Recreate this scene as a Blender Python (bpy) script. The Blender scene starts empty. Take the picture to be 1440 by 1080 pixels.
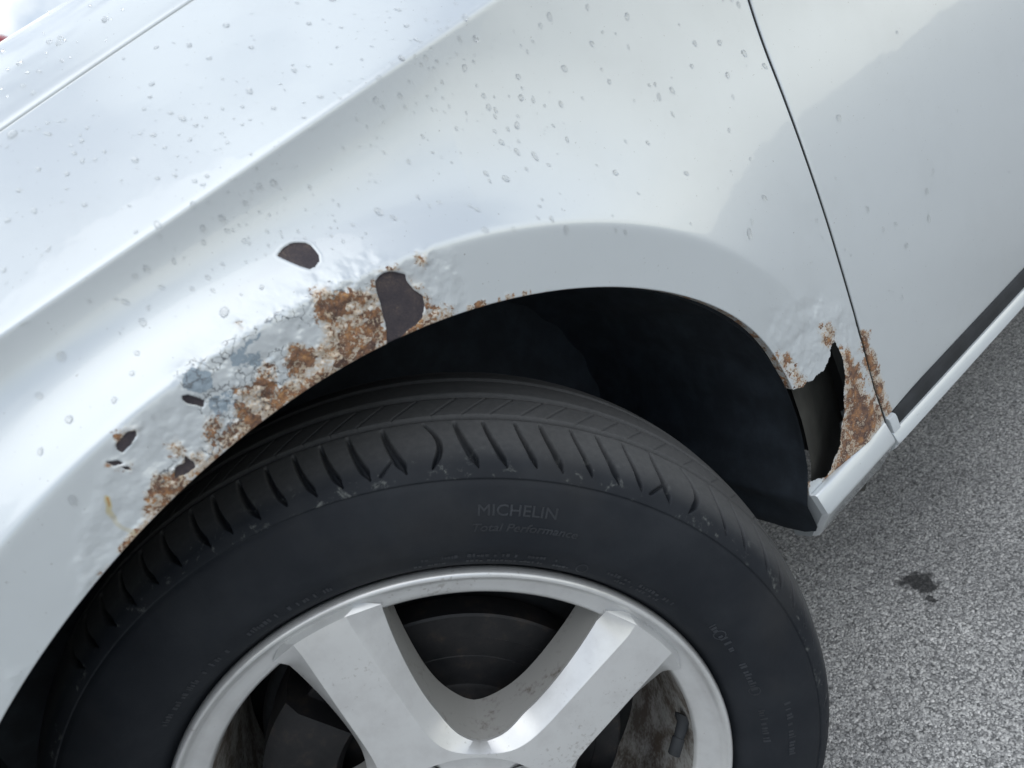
import bpy, bmesh, math, random
import numpy as np
from mathutils import Vector, Matrix

# ------------------------------------------------------------------ camera
S = bpy.context.scene
COL = S.collection
CAM_POS = np.array([0.0036, -0.4601, 0.4619])
CAM_R = np.array([[0.7355, -0.5150, -0.4402], [-0.5661, -0.1102, -0.8170], [0.3723, 0.8501, -0.3726]])
u_, _, v_ = np.linalg.svd(CAM_R); CAM_R = u_ @ v_          # rows: right, down, forward
FOC = 1026.47                                               # focal length in pixels of a 1440-wide frame
cam_d = bpy.data.cameras.new('camera'); cam = bpy.data.objects.new('camera', cam_d); COL.objects.link(cam)
Rm = Matrix([[CAM_R[0][i], -CAM_R[1][i], -CAM_R[2][i]] for i in range(3)]).to_4x4()
cam.matrix_world = Matrix.Translation(Vector(CAM_POS)) @ Rm
cam_d.sensor_width = 36.0; cam_d.lens = 36.0 * FOC / 1440.0
cam_d.clip_start = 0.01; cam_d.clip_end = 500
cam_d.dof.use_dof = True; cam_d.dof.focus_distance = 0.60; cam_d.dof.aperture_fstop = 9.0
S.camera = cam
GROUND = -0.316                                             # the hub of the wheel is the origin

# ------------------------------------------------------------------ world, sun, exposure
SUN_EL, SUN_AZ = math.radians(70), math.radians(-100)        # azimuth: direction the light comes from, from +X towards +Y
world = bpy.data.worlds.new('World'); S.world = world; world.use_nodes = True
wn, wl = world.node_tree.nodes, world.node_tree.links
wn.clear()
w_out = wn.new('ShaderNodeOutputWorld'); w_bg = wn.new('ShaderNodeBackground'); w_bg.inputs[1].default_value = 0.10
sky = wn.new('ShaderNodeTexSky'); sky.sky_type = 'NISHITA'; sky.sun_disc = False
sky.sun_elevation = SUN_EL; sky.sun_rotation = math.pi / 2 - SUN_AZ; sky.air_density = 1.0; sky.dust_density = 1.5
wtc = wn.new('ShaderNodeTexCoord'); wno = wn.new('ShaderNodeTexNoise'); wno.inputs['Scale'].default_value = 2.1
wno.inputs['Detail'].default_value = 7; wno.inputs['Roughness'].default_value = 0.55; wno.inputs['Distortion'].default_value = 0.4
wra = wn.new('ShaderNodeValToRGB'); wra.color_ramp.elements[0].position = 0.40; wra.color_ramp.elements[1].position = 0.54
wmx = wn.new('ShaderNodeMix'); wmx.data_type = 'RGBA'; 
wsp = wn.new('ShaderNodeSeparateXYZ'); wl.new(wtc.outputs['Generated'], wsp.inputs[0])          # clouds grow creamier towards the hazy horizon
wmr = wn.new('ShaderNodeMapRange'); wmr.interpolation_type = 'SMOOTHSTEP'; wmr.inputs[1].default_value = .05; wmr.inputs[2].default_value = .60; wl.new(wsp.outputs[2], wmr.inputs[0])
wcc = wn.new('ShaderNodeMix'); wcc.data_type = 'RGBA'; wcc.inputs[6].default_value = (10.2, 10.1, 9.1, 1); wcc.inputs[7].default_value = (8.7, 9.4, 10.1, 1)
wl.new(wmr.outputs[0], wcc.inputs[0]); wl.new(wcc.outputs[2], wmx.inputs[7])
wl.new(wtc.outputs['Generated'], wno.inputs['Vector']); wl.new(wno.outputs[0], wra.inputs[0]); wl.new(wra.outputs[0], wmx.inputs[0])
wl.new(sky.outputs[0], wmx.inputs[6]); wl.new(wmx.outputs[2], w_bg.inputs[0]); wl.new(w_bg.outputs[0], w_out.inputs[0])
sun_d = bpy.data.lights.new('sun', 'SUN'); sun_d.energy = 0.6; sun_d.angle = math.radians(60); sun_d.color = (1, .96, .9)
sun = bpy.data.objects.new('sun', sun_d); COL.objects.link(sun); sun.location = (-3, -3, 6)
to_sun = Vector((math.cos(SUN_EL) * math.cos(SUN_AZ), math.cos(SUN_EL) * math.sin(SUN_AZ), math.sin(SUN_EL)))
sun.rotation_euler = to_sun.to_track_quat('Z', 'Y').to_euler()
S.view_settings.view_transform = 'Standard'; S.view_settings.look = 'None'
S.view_settings.exposure = 0.58; S.view_settings.gamma = 1.0; S.view_settings.use_curve_mapping = False
S.cycles.use_denoising = True; S.cycles.max_bounces = 8; S.cycles.transmission_bounces = 6; S.cycles.diffuse_bounces = 3; S.cycles.glossy_bounces = 4

# ------------------------------------------------------------------ helpers
def mesh(name, v, f, mat=None, parent=None, smooth=True, attrs=None, sharp=None):
    me = bpy.data.meshes.new(name)
    me.from_pydata([tuple(map(float, p)) for p in v], [], [tuple(map(int, q)) for q in f])
    if mat: me.materials.append(mat)
    if smooth: me.polygons.foreach_set('use_smooth', [True] * len(me.polygons))
    if attrs:
        for k, a in attrs.items():
            at = me.attributes.new(k, 'FLOAT', 'POINT'); at.data.foreach_set('value', np.asarray(a, np.float32))
    me.update()
    if sharp is not None: me.set_sharp_from_angle(angle=math.radians(sharp))
    if attrs:
        me.materials.append(M['paint']); dm = np.maximum.reduce([np.asarray(attrs[k]) for k in ('rust', 'bare', 'primer', 'yellow', 'crack')]) > .003
        lt = np.zeros(len(me.loops), np.int32); me.loops.foreach_get('vertex_index', lt); me.polygons.foreach_set('material_index', (~dm[lt.reshape(-1, 4)].any(1)).astype(np.int32))
    o = bpy.data.objects.new(name, me); COL.objects.link(o)
    if parent: o.parent = parent
    return o
def grid_faces(nu, nv, closed_u=False):
    i = np.arange(nu if closed_u else nu - 1)[:, None]; j = np.arange(nv - 1)[None, :]
    a = i * nv + j; b = ((i + 1) % nu) * nv + j
    return np.stack([a, b, b + 1, a + 1], -1).reshape(-1, 4)
def empty(name, parent=None, loc=(0, 0, 0)):
    o = bpy.data.objects.new(name, None); COL.objects.link(o); o.location = loc; o.empty_display_size = .05
    if parent: o.parent = parent
    return o
def tag(o, label=None, cat=None, group=None, kind=None):
    for k, v in (('label', label), ('category', cat), ('group', group), ('kind', kind)):
        if v: o[k] = v
    return o
def lathe(prof, n, a0=0, a1=360, cy=0.0):
    """prof: list of (r, y); axis = Y"""
    full = abs(a1 - a0) >= 359.9
    th = np.radians(np.linspace(a0, a1, n, endpoint=not full)); pr = np.array(prof)
    v = np.stack([np.cos(th)[:, None] * pr[None, :, 0], np.broadcast_to(pr[None, :, 1], (len(th), len(pr))), np.sin(th)[:, None] * pr[None, :, 0]], -1).reshape(-1, 3)
    f = grid_faces(len(th), len(pr), full)
    return v, f[:, ::-1]
def hash2(ix, iy, seed):
    h = (ix.astype(np.int64) * 374761393 + iy.astype(np.int64) * 668265263 + seed * 974634777) & 0xFFFFFFFF
    h = ((h ^ (h >> 13)) * 1274126177) & 0xFFFFFFFF
    return ((h ^ (h >> 16)) & 0xFFFFFF) / float(0x1000000)
def vnoise(x, y, seed=0):
    ix, iy = np.floor(x), np.floor(y); fx, fy = x - ix, y - iy
    fx = fx * fx * fx * (fx * (fx * 6 - 15) + 10); fy = fy * fy * fy * (fy * (fy * 6 - 15) + 10)
    a, b = hash2(ix, iy, seed), hash2(ix + 1, iy, seed); c, d = hash2(ix, iy + 1, seed), hash2(ix + 1, iy + 1, seed)
    return (a * (1 - fx) + b * fx) * (1 - fy) + (c * (1 - fx) + d * fx) * fy
def fbm(x, y, seed=0, oct=4):
    s, a = 0, .5
    for k in range(oct): s = s + a * vnoise(x * 2 ** k + 17 * k, y * 2 ** k + 31 * k, seed + k); a *= .5
    return s / (1 - .5 ** oct)
def bumps(x, y, seed=0, fill=1.0):
    """dome-shaped blisters on a jittered unit grid"""
    out = np.zeros_like(x); ix, iy = np.floor(x), np.floor(y)
    for dx in (-1, 0, 1):
        for dy in (-1, 0, 1):
            jx, jy = ix + dx, iy + dy
            px, py = jx + hash2(jx, jy, seed), jy + hash2(jx, jy, seed + 7)
            rr = .25 + .5 * hash2(jx, jy, seed + 13); on = hash2(jx, jy, seed + 19) < fill
            d2 = ((x - px) ** 2 + (y - py) ** 2) / rr ** 2
            out = np.maximum(out, np.where(on & (d2 < 1), (1 - d2) ** .8 * rr, 0) if True else 0)
    return out
def sstep(a, b, x):
    t = np.clip((x - a) / (b - a), 0, 1); return t * t * (3 - 2 * t)
def softp(x, s): return s * np.logaddexp(0, x / s)
def poly_sd(px, py, poly):
    """signed distance to a polygon, negative inside"""
    P = np.asarray(poly, float); d = np.full(px.shape, 1e9); ins = np.zeros(px.shape, bool)
    for k in range(len(P)):
        a, b = P[k], P[(k + 1) % len(P)]; e = b - a
        t = np.clip(((px - a[0]) * e[0] + (py - a[1]) * e[1]) / (e @ e + 1e-12), 0, 1)
        d = np.minimum(d, np.hypot(px - a[0] - t * e[0], py - a[1] - t * e[1]))
        c = (a[1] > py) != (b[1] > py)
        with np.errstate(divide='ignore', invalid='ignore'):
            ins ^= c & (px < e[0] * (py - a[1]) / (e[1] if e[1] != 0 else 1e-12) + a[0])
    return np.where(ins, -d, d)
def line_d(px, py, pts):
    P = np.asarray(pts, float); d = np.full(px.shape, 1e9)
    for a, b in zip(P[:-1], P[1:]):
        e = b - a; t = np.clip(((px - a[0]) * e[0] + (py - a[1]) * e[1]) / (e @ e + 1e-12), 0, 1)
        d = np.minimum(d, np.hypot(px - a[0] - t * e[0], py - a[1] - t * e[1]))
    return d
def rays(px):
    px = np.atleast_2d(np.asarray(px, float))
    d = np.stack([(px[:, 0] - 720) / FOC, (px[:, 1] - 540) / FOC, np.ones(len(px))], 1) @ CAM_R
    return d / np.linalg.norm(d, axis=1)[:, None]
def project(X):
    q = (np.asarray(X) - CAM_POS) @ CAM_R.T
    return 720 + FOC * q[..., 0] / q[..., 2], 540 + FOC * q[..., 1] / q[..., 2]

# ------------------------------------------------------------------ materials
class NT:
    def __init__(s, name):
        s.m = bpy.data.materials.new(name); s.m.use_nodes = True; s.t = s.m.node_tree; s.n = s.t.nodes; s.l = s.t.links
        s.p = s.n['Principled BSDF']; s.out = s.n['Material Output']
    def new(s, t, **k):
        n = s.n.new(t)
        for a, b in k.items(): setattr(n, a, b)
        return n
    def link(s, a, b): s.l.new(a, b)
    def set(s, **k):
        for a, b in k.items(): s.p.inputs[a.replace('_', ' ')].default_value = b
        return s
    def coord(s):
        if not hasattr(s, '_c'): s._c = s.new('ShaderNodeTexCoord').outputs['Object']
        return s._c
    def noise(s, scale, detail=4, rough=.5, dist=0, vec=None):
        n = s.new('ShaderNodeTexNoise'); n.inputs['Scale'].default_value = scale; n.inputs['Detail'].default_value = detail
        n.inputs['Roughness'].default_value = rough; n.inputs['Distortion'].default_value = dist
        s.link(vec or s.coord(), n.inputs['Vector']); return n.outputs[0]
    def voro(s, scale, feature='F1', out='Distance', vec=None):
        n = s.new('ShaderNodeTexVoronoi', feature=feature); n.inputs['Scale'].default_value = scale
        s.link(vec or s.coord(), n.inputs['Vector']); return n.outputs[out]
    def attr(s, name): return s.new('ShaderNodeAttribute', attribute_name=name).outputs['Fac']
    def math(s, op, a, b=None, c=None):
        n = s.new('ShaderNodeMath', operation=op)
        for i, x in enumerate((a, b, c)):
            if x is None: continue
            if isinstance(x, (int, float)): n.inputs[i].default_value = x
            else: s.link(x, n.inputs[i])
        return n.outputs[0]
    def ss(s, x, a, b):
        n = s.new('ShaderNodeMapRange', interpolation_type='SMOOTHSTEP'); s.link(x, n.inputs[0])
        n.inputs[1].default_value = a; n.inputs[2].default_value = b; return n.outputs[0]
    def ramp(s, x, stops):
        n = s.new('ShaderNodeValToRGB'); e = n.color_ramp.elements
        while len(e) < len(stops): e.new(.5)
        for k, (p, c) in enumerate(stops): e[k].position = p; e[k].color = (*c, 1) if len(c) == 3 else c
        s.link(x, n.inputs[0]); return n.outputs[0]
    def mix(s, f, a, b):
        n = s.new('ShaderNodeMix', data_type='RGBA')
        for i, x in ((0, f), (6, a), (7, b)):
            if isinstance(x, (int, float)): n.inputs[i].default_value = x
            elif isinstance(x, tuple): n.inputs[i].default_value = (*x, 1)
            else: s.link(x, n.inputs[i])
        return n.outputs[2]
    def bump(s, h, strength=.3, dist=.001):
        n = s.new('ShaderNodeBump'); n.inputs['Strength'].default_value = strength; n.inputs['Distance'].default_value = dist
        s.link(h, n.inputs['Height']); return n.outputs[0]
PAINT = (.548, .588, .614)
def paint_setup(t, base=None):
    t.set(Metallic=.30, Roughness=.34, Coat_Weight=1.0, Coat_Roughness=.035, Coat_IOR=1.5)
    if base is None: t.p.inputs['Base Color'].default_value = (*PAINT, 1)
    else: t.link(base, t.p.inputs['Base Color'])
def m_paint():
    t = NT('silver_white_paint')
    # light road film on the lacquer
    d = t.noise(9, 5, .6); d2 = t.noise(140, 4, .6)
    c = t.mix(t.ss(d, .45, .75), PAINT, (.518, .555, .578)); paint_setup(t, c)
    t.link(t.math('ADD', t.math('MULTIPLY', d2, .09), .0), t.p.inputs['Coat Roughness'])
    sp = t.ss(t.noise(520, 2, .5), .735, .76)                              # specks of grit
    c = t.mix(t.math('MULTIPLY', sp, .6), c, (.16, .15, .14)); t.link(c, t.p.inputs['Base Color'])
    t.link(t.bump(t.noise(22, 3, .5), .10, .004), t.p.inputs['Coat Normal'])
    return t.m
def m_fender():
    t = NT('weathered_fender_paint'); rust, bare, prim, yel, crk, dirt = [t.attr(k) for k in ('rust', 'bare', 'primer', 'yellow', 'crack', 'dirt')]
    n1 = t.noise(560, 5, .66, .5); n2 = t.noise(140, 4, .62); n3 = t.noise(900, 4, .6); v1 = t.voro(260)
    # bare patches and speckled rust
    dv = t.new('ShaderNodeVectorMath', operation='MULTIPLY_ADD'); nz = t.new('ShaderNodeTexNoise'); nz.inputs['Scale'].default_value = 190; nz.inputs['Detail'].default_value = 3
    t.link(t.coord(), nz.inputs['Vector']); t.link(nz.outputs['Color'], dv.inputs[0]); dv.inputs[1].default_value = (.007, .007, .007); t.link(t.coord(), dv.inputs[2])
    cell = t.new('ShaderNodeSeparateColor'); t.link(t.voro(150, out='Color', vec=dv.outputs[0]), cell.inputs[0]); cell = cell.outputs[0]
    n0 = t.noise(48, 3, .5)
    mixn = t.math('ADD', t.math('ADD', t.math('MULTIPLY', n1, .54), t.math('MULTIPLY', n2, .26)), t.math('MULTIPLY', n0, .20))
    mixn = t.math('ADD', mixn, t.math('MULTIPLY', t.math('SUBTRACT', .55, cell), .16))            # flakes of lacquer still holding on
    rf = t.ss(t.math('ADD', rust, t.math('MULTIPLY', t.math('SUBTRACT', mixn, .5), 4.2)), .56, .66)
    bf = t.ss(t.math('ADD', bare, t.math('MULTIPLY', t.math('SUBTRACT', n1, .5), .16)), .45, .55)
    rf = t.math('MULTIPLY', rf, t.ss(rust, .04, .25))
    rcol = t.ramp(t.math('ADD', t.math('MULTIPLY', n2, .7), t.math('MULTIPLY', n3, .3)),
                  [(.27, (.050, .031, .030)), (.43, (.095, .056, .045)), (.51, (.175, .095, .060)), (.58, (.29, .150, .075)), (.68, (.42, .235, .10)), (.82, (.45, .32, .18))])
    bcol = t.ramp(t.math('ADD', t.math('MULTIPLY', t.noise(75, 5, .65), .62), t.math('MULTIPLY', n3, .38)),
                  [(.36, (.034, .029, .037)), (.50, (.048, .040, .047)), (.58, (.068, .054, .056)), (.65, (.11, .085, .076)), (.73, (.21, .17, .145))])
    pn = t.noise(9, 5, .6)
    base = t.mix(t.ss(pn, .45, .75), PAINT, (.518, .555, .578))
    # stained paint between the rust
    base = t.mix(t.math('MULTIPLY', t.ss(rust, .1, .6), .8), base, t.mix(t.ss(cell, .3, .8), (.50, .44, .37), (.60, .585, .56)))
    halo = t.math('MULTIPLY', t.ss(t.math('ADD', rust, t.math('MULTIPLY', t.math('SUBTRACT', mixn, .5), 2.6)), .22, .5), t.ss(rust, .05, .4))
    base = t.mix(t.math('MULTIPLY', halo, .65), base, (.46, .33, .20))
    base = t.mix(t.math('MULTIPLY', t.ss(yel, .2, .9), .8), base, (.50, .43, .22))
    base = t.mix(t.ss(t.math('ADD', yel, t.math('MULTIPLY', n2, .5)), 1.18, 1.3), base, (.42, .20, .03))
    pf = t.ss(t.math('ADD', prim, t.math('MULTIPLY', t.math('SUBTRACT', mixn, .5), 1.6)), .47, .53)
    pf = t.math('MULTIPLY', pf, t.ss(prim, .05, .2))
    base = t.mix(pf, base, (.26, .32, .375))
    cf = t.math('MULTIPLY', t.ss(t.voro(170, 'DISTANCE_TO_EDGE', vec=dv.outputs[0]), .07, .015), t.ss(t.math('ADD', crk, t.math('MULTIPLY', t.math('SUBTRACT', n2, .5), 1.5)), .4, .6))
    base = t.mix(t.math('MULTIPLY', cf, .85), base, (.09, .10, .11))
    base = t.mix(rf, base, rcol)
    base = t.mix(bf, base, bcol)
    any_ = t.math('MAXIMUM', t.math('MAXIMUM', rf, bf), t.math('MULTIPLY', pf, .6))
    t.link(base, t.p.inputs['Base Color'])
    inv = t.math('SUBTRACT', 1.0, any_)
    t.link(t.math('MULTIPLY', inv, .30), t.p.inputs['Metallic'])
    t.link(t.math('ADD', t.math('MULTIPLY', any_, .42), .34), t.p.inputs['Roughness'])
    t.link(t.math('MULTIPLY', inv, t.math('SUBTRACT', 1.0, t.math('MULTIPLY', t.ss(rust, 0.05, .5), .6))), t.p.inputs['Coat Weight'])
    t.p.inputs['Coat Roughness'].default_value = .04; t.p.inputs['Coat IOR'].default_value = 1.5
    h = t.math('ADD', t.math('MULTIPLY', any_, t.math('MULTIPLY', n3, .9)), t.math('MULTIPLY', any_, -.6))
    t.link(t.bump(h, .8, .0012), t.p.inputs['Normal'])
    return t.m
def m_plastic(name, col, rough, bump=0, scale=400):
    t = NT(name); n = t.noise(35, 5, .6); c = t.mix(t.ss(n, .35, .75), col, tuple(min(1, k * 1.7 + .004) for k in col))
    t.link(c, t.p.inputs['Base Color']); t.set(Roughness=rough)
    if bump: t.link(t.bump(t.noise(scale, 3), bump, .0006), t.p.inputs['Normal'])
    return t.m
def m_tyre():
    t = NT('tyre_rubber'); c = t.coord(); sep = t.new('ShaderNodeSeparateXYZ'); t.link(c, sep.inputs[0])
    r = t.math('SQRT', t.math('ADD', t.math('POWER', sep.outputs[0], 2), t.math('POWER', sep.outputs[2], 2)))
    n = t.noise(24, 6, .62); nf = t.noise(260, 5, .65); ns = t.noise(70, 6, .7, .8)
    col = t.mix(t.ss(n, .35, .75), (.0095, .012, .0165), (.016, .019, .024))
    tread = t.ss(r, .296, .309)
    col = t.mix(t.math('MULTIPLY', tread, .8), col, t.mix(nf, (.045, .047, .050), (.10, .101, .102)))
    # scuffs on the shoulder, just outside the moulded edge line
    band = t.math('MULTIPLY', t.ss(r, .2875, .2895), t.ss(r, .306, .295))
    sc = t.math('MULTIPLY', band, t.ss(t.math('ADD', t.math('MULTIPLY', ns, .7), t.math('MULTIPLY', nf, .3)), .545, .66))
    col = t.mix(t.math('MULTIPLY', sc, .6), col, (.15, .16, .155))
    dust = t.math('MULTIPLY', t.ss(t.noise(11, 4), .5, .7), .25); col = t.mix(dust, col, (.032, .031, .030))
    t.link(col, t.p.inputs['Base Color']); t.set(Roughness=.66); t.p.inputs['Specular IOR Level'].default_value = .22
    t.link(t.bump(t.math('ADD', nf, t.math('MULTIPLY', sc, 1.2)), .25, .0005), t.p.inputs['Normal']); return t.m
def m_alloy(dirty=False, lim=(.38, .6)):
    t = NT('dirty_alloy' if dirty else 'silver_alloy'); n = t.noise(40, 6, .65); nf = t.noise(300, 4, .6)
    col = t.mix(t.ss(n, .4, .7), (.60, .61, .615), (.54, .545, .55))
    if dirty:
        d = t.ss(t.math('ADD', t.math('MULTIPLY', n, .7), t.math('MULTIPLY', nf, .3)), *lim)
        col = t.mix(d, (.40, .40, .39), (.085, .066, .052))
        t.link(t.math('MULTIPLY', t.math('SUBTRACT', 1.0, d), .45), t.p.inputs['Metallic']); t.set(Roughness=.6)
    else:
        col = t.mix(t.math('MULTIPLY', t.ss(t.math('ADD', t.math('MULTIPLY', nf, .6), t.math('MULTIPLY', t.noise(14, 4), .4)), .58, .68), .45), col, (.22, .20, .18))
        t.set(Metallic=.5, Roughness=.33, Coat_Weight=.6, Coat_Roughness=.12)
        t.link(t.bump(nf, .03, .0005), t.p.inputs['Normal'])
    t.link(col, t.p.inputs['Base Color']); return t.m
def m_rustmetal():
    t = NT('rusty_brake_iron'); n = t.noise(60, 6, .65)
    col = t.ramp(n, [(.3, (.008, .009, .011)), (.55, (.017, .017, .019)), (.75, (.045, .034, .028))]); t.link(col, t.p.inputs['Base Color'])
    t.set(Roughness=.55, Metallic=.3); return t.m
def m_asphalt():
    t = NT('worn_asphalt'); v = t.voro(350, out='Color'); vd = t.voro(350); v2 = t.voro(640, out='Color'); v2d = t.voro(640)
    sp = t.new('ShaderNodeSeparateColor'); t.link(v, sp.inputs[0]); sp2 = t.new('ShaderNodeSeparateColor'); t.link(v2, sp2.inputs[0])
    stone = t.ramp(sp.outputs[0], [(.0, (.085, .088, .09)), (.25, (.25, .252, .254)), (.6, (.45, .452, .45)), (.9, (.66, .66, .65)), (1, (.80, .79, .78))])
    st2 = t.ramp(sp2.outputs[1], [(.0, (.10, .102, .105)), (.5, (.32, .323, .325)), (1, (.68, .68, .67))])
    col = t.mix(t.ss(t.noise(160, 4, .6), .44, .56), stone, st2)
    tar = t.ss(vd, .55, .80); col = t.mix(t.math('MULTIPLY', tar, .5), col, (.042, .044, .047))
    big = t.noise(2.2, 6, .6); col = t.mix(t.math('MULTIPLY', t.ss(big, .45, .7), .35), col, (.075, .078, .082))
    # dried dark spill beside the sill
    sepv = t.new('ShaderNodeVectorMath', operation='DISTANCE'); wob = t.new('ShaderNodeMix', data_type='VECTOR'); 
    nz = t.new('ShaderNodeTexNoise'); nz.inputs['Scale'].default_value = 70; nz.inputs['Detail'].default_value = 5; t.link(t.coord(), nz.inputs['Vector'])
    add = t.new('ShaderNodeVectorMath', operation='MULTIPLY_ADD'); t.link(nz.outputs['Color'], add.inputs[0]); add.inputs[1].default_value = (.05, .05, 0); t.link(t.coord(), add.inputs[2])
    for c0, r0 in (((.600, .0415 + .018, 0), .019), ((.580, .0415 - .008, 0), .007)):
        dn = t.new('ShaderNodeVectorMath', operation='DISTANCE'); t.link(add.outputs[0], dn.inputs[0]); dn.inputs[1].default_value = (c0[0] + .012, c0[1], c0[2])
        col = t.mix(t.math('MULTIPLY', t.ss(dn.outputs['Value'], r0 * 1.15, r0 * .75), .88), col, (.016, .017, .019))
    t.link(col, t.p.inputs['Base Color']); t.set(Roughness=.85)
    h = t.math('SUBTRACT', t.math('ADD', t.math('MULTIPLY', sp.outputs[1], .5), t.math('MULTIPLY', sp2.outputs[0], .3)), t.math('ADD', t.math('MULTIPLY', vd, .9), t.math('MULTIPLY', v2d, .4)))
    t.link(t.bump(h, .6, .0020), t.p.inputs['Normal']); return t.m
def m_water():
    t = NT('rain_water'); t.set(Base_Color=(1, 1, 1, 1), Roughness=0.0, IOR=1.333, Transmission_Weight=1.0)
    tr = t.new('ShaderNodeBsdfTransparent'); mx = t.new('ShaderNodeMixShader'); mx.inputs[0].default_value = .8   # transparent share mixed in so the drops darken the paint less
    t.link(tr.outputs[0], mx.inputs[1]); t.link(t.p.outputs[0], mx.inputs[2]); t.link(mx.outputs[0], t.out.inputs[0]); return t.m
def m_glass():
    t = NT('dark_glass'); n = t.noise(3); t.link(t.mix(n, (.012, .014, .016), (.02, .022, .025)), t.p.inputs['Base Color']); t.set(Roughness=.06); return t.m
def m_redpaint():
    t = NT('red_paint'); n = t.noise(4, 4); t.link(t.mix(n, (.30, .022, .03), (.26, .02, .026)), t.p.inputs['Base Color']); t.set(Roughness=.35, Coat_Weight=1.0, Coat_Roughness=.04); return t.m
M = dict(paint=m_paint(), fender=m_fender(), tyre=m_tyre(), alloy=m_alloy(), alloyd=m_alloy(True), alloyw=m_alloy(True, (.52, .72)), iron=m_rustmetal(), asphalt=m_asphalt(), water=m_water(),
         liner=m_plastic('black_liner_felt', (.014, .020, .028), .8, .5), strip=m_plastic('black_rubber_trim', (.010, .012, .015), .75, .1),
         void=m_plastic('black_underseal_and_gap_shade', (.006, .007, .008), .9), inner=m_plastic('dusty_grey_inner_steel', (.020, .020, .017), .75, .4, 200),
         letter=m_plastic('moulded_rubber_lettering', (.0105, .013, .0175), .55), glass=m_glass(), red=m_redpaint())

# ------------------------------------------------------------------ ground
ground = mesh('asphalt_ground', [(-40, -40, 0), (40, -40, 0), (40, 40, 0), (-40, 40, 0)], [(0, 1, 2, 3)], M['asphalt'], smooth=False)
ground.location.z = GROUND; tag(ground, 'worn grey asphalt with coarse aggregate and a dark dried spill', kind='structure')

# ------------------------------------------------------------------ shape of the car's side
AX, AZ = .06, -.02                        # centre of the wheel arch
_lip = np.array([(-.1393, .3052), (-.1202, .3164), (-.1017, .3258), (-.0852, .3327), (-.0638, .3408), (-.0419, .3469), (.0381, .3574), (.0653, .3575), (.0908, .3578),
                 (.1193, .3555), (.1434, .3519), (.1655, .3475), (.187, .3403), (.2279, .3265), (.2746, .3025), (.3171, .2724), (.3545, .2362), (.3861, .1949),
                 (.4055, .1582), (.4117, .1103), (.4048, .0534), (.3953, .0118)])
_lt = np.degrees(np.arctan2(_lip[:, 1] - AZ, _lip[:, 0] - AX)); _lr = np.hypot(_lip[:, 0] - AX, _lip[:, 1] - AZ)
_lt = np.r_[165, 145, _lt]; _lr = np.r_[.372, .376, _lr]
_lp = np.polynomial.chebyshev.Chebyshev.fit(_lt, _lr, 8)
_fl = np.array([(-.0885, .3772), (-.0593, .3901), (-.033, .3978), (-.0005, .4021), (.0197, .4033), (.0951, .4013), (.1713, .3881), (.1902, .3833), (.2195, .3745),
                (.2498, .3636), (.2806, .3491), (.3118, .3302), (.3491, .3021), (.3816, .2711), (.4093, .2397)])
_ft = np.degrees(np.arctan2(_fl[:, 1] - AZ, _fl[:, 0] - AX)); _fr = np.hypot(_fl[:, 0] - AX, _fl[:, 1] - AZ)
_ft = np.r_[165, 140, _ft, 20, 0]; _fr = np.r_[.416, .420, _fr, .430, .425]
_fp = np.polynomial.chebyshev.Chebyshev.fit(_ft, _fr, 6)
def r_lip(td): return _lp(np.clip(td, 4.5, 165))
def r_edge(td): return np.maximum(_fp(np.clip(td, 4, 165)), r_lip(td) + .03)
def crease_z(x): return .4625 + .105 * x
def base_side(x, z):
    """door and upper fender section: fullest at sill height plus 18 cm, drawn in towards the shoulder crease"""
    zc = crease_z(x); zz = zc - softp(zc - z, .0007)
    y = -.060 + .05 * (np.minimum(zz, .36) - .17) ** 2 / .09
    w = np.clip(zz - .36, 0, None); y = y + .211 * w - (2.05 - 1.15 * sstep(.05, .35, x)) * w * w            # stands upright below the crease
    k = np.clip(zz - .17, None, 0); y = np.where(zz < .17, -.060 + .55 * k * k, y)
    up = softp(z - zc, .0007)
    return y + up * 1.12 + .7 * up * up
def body_y(x, z):
    x = np.asarray(x, float); z = np.asarray(z, float)
    dx, dz = x - AX, z - AZ; r = np.hypot(dx, dz) + 1e-9; td = np.degrees(np.arctan2(dz, dx))
    td = np.where(td < -90, td + 360, td)
    re = r_edge(td); d = r - re
    gp, gm = softp(d, .0016), softp(-d, .0016)
    c, s = dx / r, dz / r
    bx, bz = AX + (re + gp) * c, AZ + (re + gp) * s
    ye = -.066 + .014 * sstep(40, 8, td)
    E = ye - base_side(AX + re * c, AZ + re * s)
    with np.errstate(divide='ignore', invalid='ignore'):
        rc = (.4625 + .105 * AX - AZ) / (s - .105 * c)
    L = np.where((s > .1) & (rc > 0), np.clip(rc - re, .04, .12), .12)
    u = np.clip(1 - gp / L, 0, 1)
    plan = .16 * np.minimum(0, x - .05) ** 2
    return base_side(bx, bz) + np.minimum(E, 0) * u * u * (0.4 + .6 * u) * np.where(td > 190, 0, 1) + .13 * np.clip(gm, 0, .06) + plan
def on_body(px):
    d = rays(px); t = np.full(len(d), .45)
    for _ in range(60):
        P = CAM_POS + d * t[:, None]; e = body_y(P[:, 0], P[:, 2]) - P[:, 1]
        t = np.clip(t + .55 * e / np.maximum(d[:, 1], .2), .05, 4)
    return CAM_POS + d * t[:, None]
def body_n(x, z, h=.0008):
    gx = (body_y(x + h, z) - body_y(x - h, z)) / (2 * h); gz = (body_y(x, z + h) - body_y(x, z - h)) / (2 * h)
    n = np.stack([gx, -np.ones_like(gx), gz], -1); return n / np.linalg.norm(n, axis=-1, keepdims=True)
_dg = on_body([(1052, 0), (1075, 60), (1103, 133), (1127, 200), (1147, 267), (1177, 360), (1190, 400), (1211, 465), (1230, 545), (1244, 588)])
_dgc = np.polynomial.polynomial.Polynomial.fit(_dg[:, 2], _dg[:, 0], 3)
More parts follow.
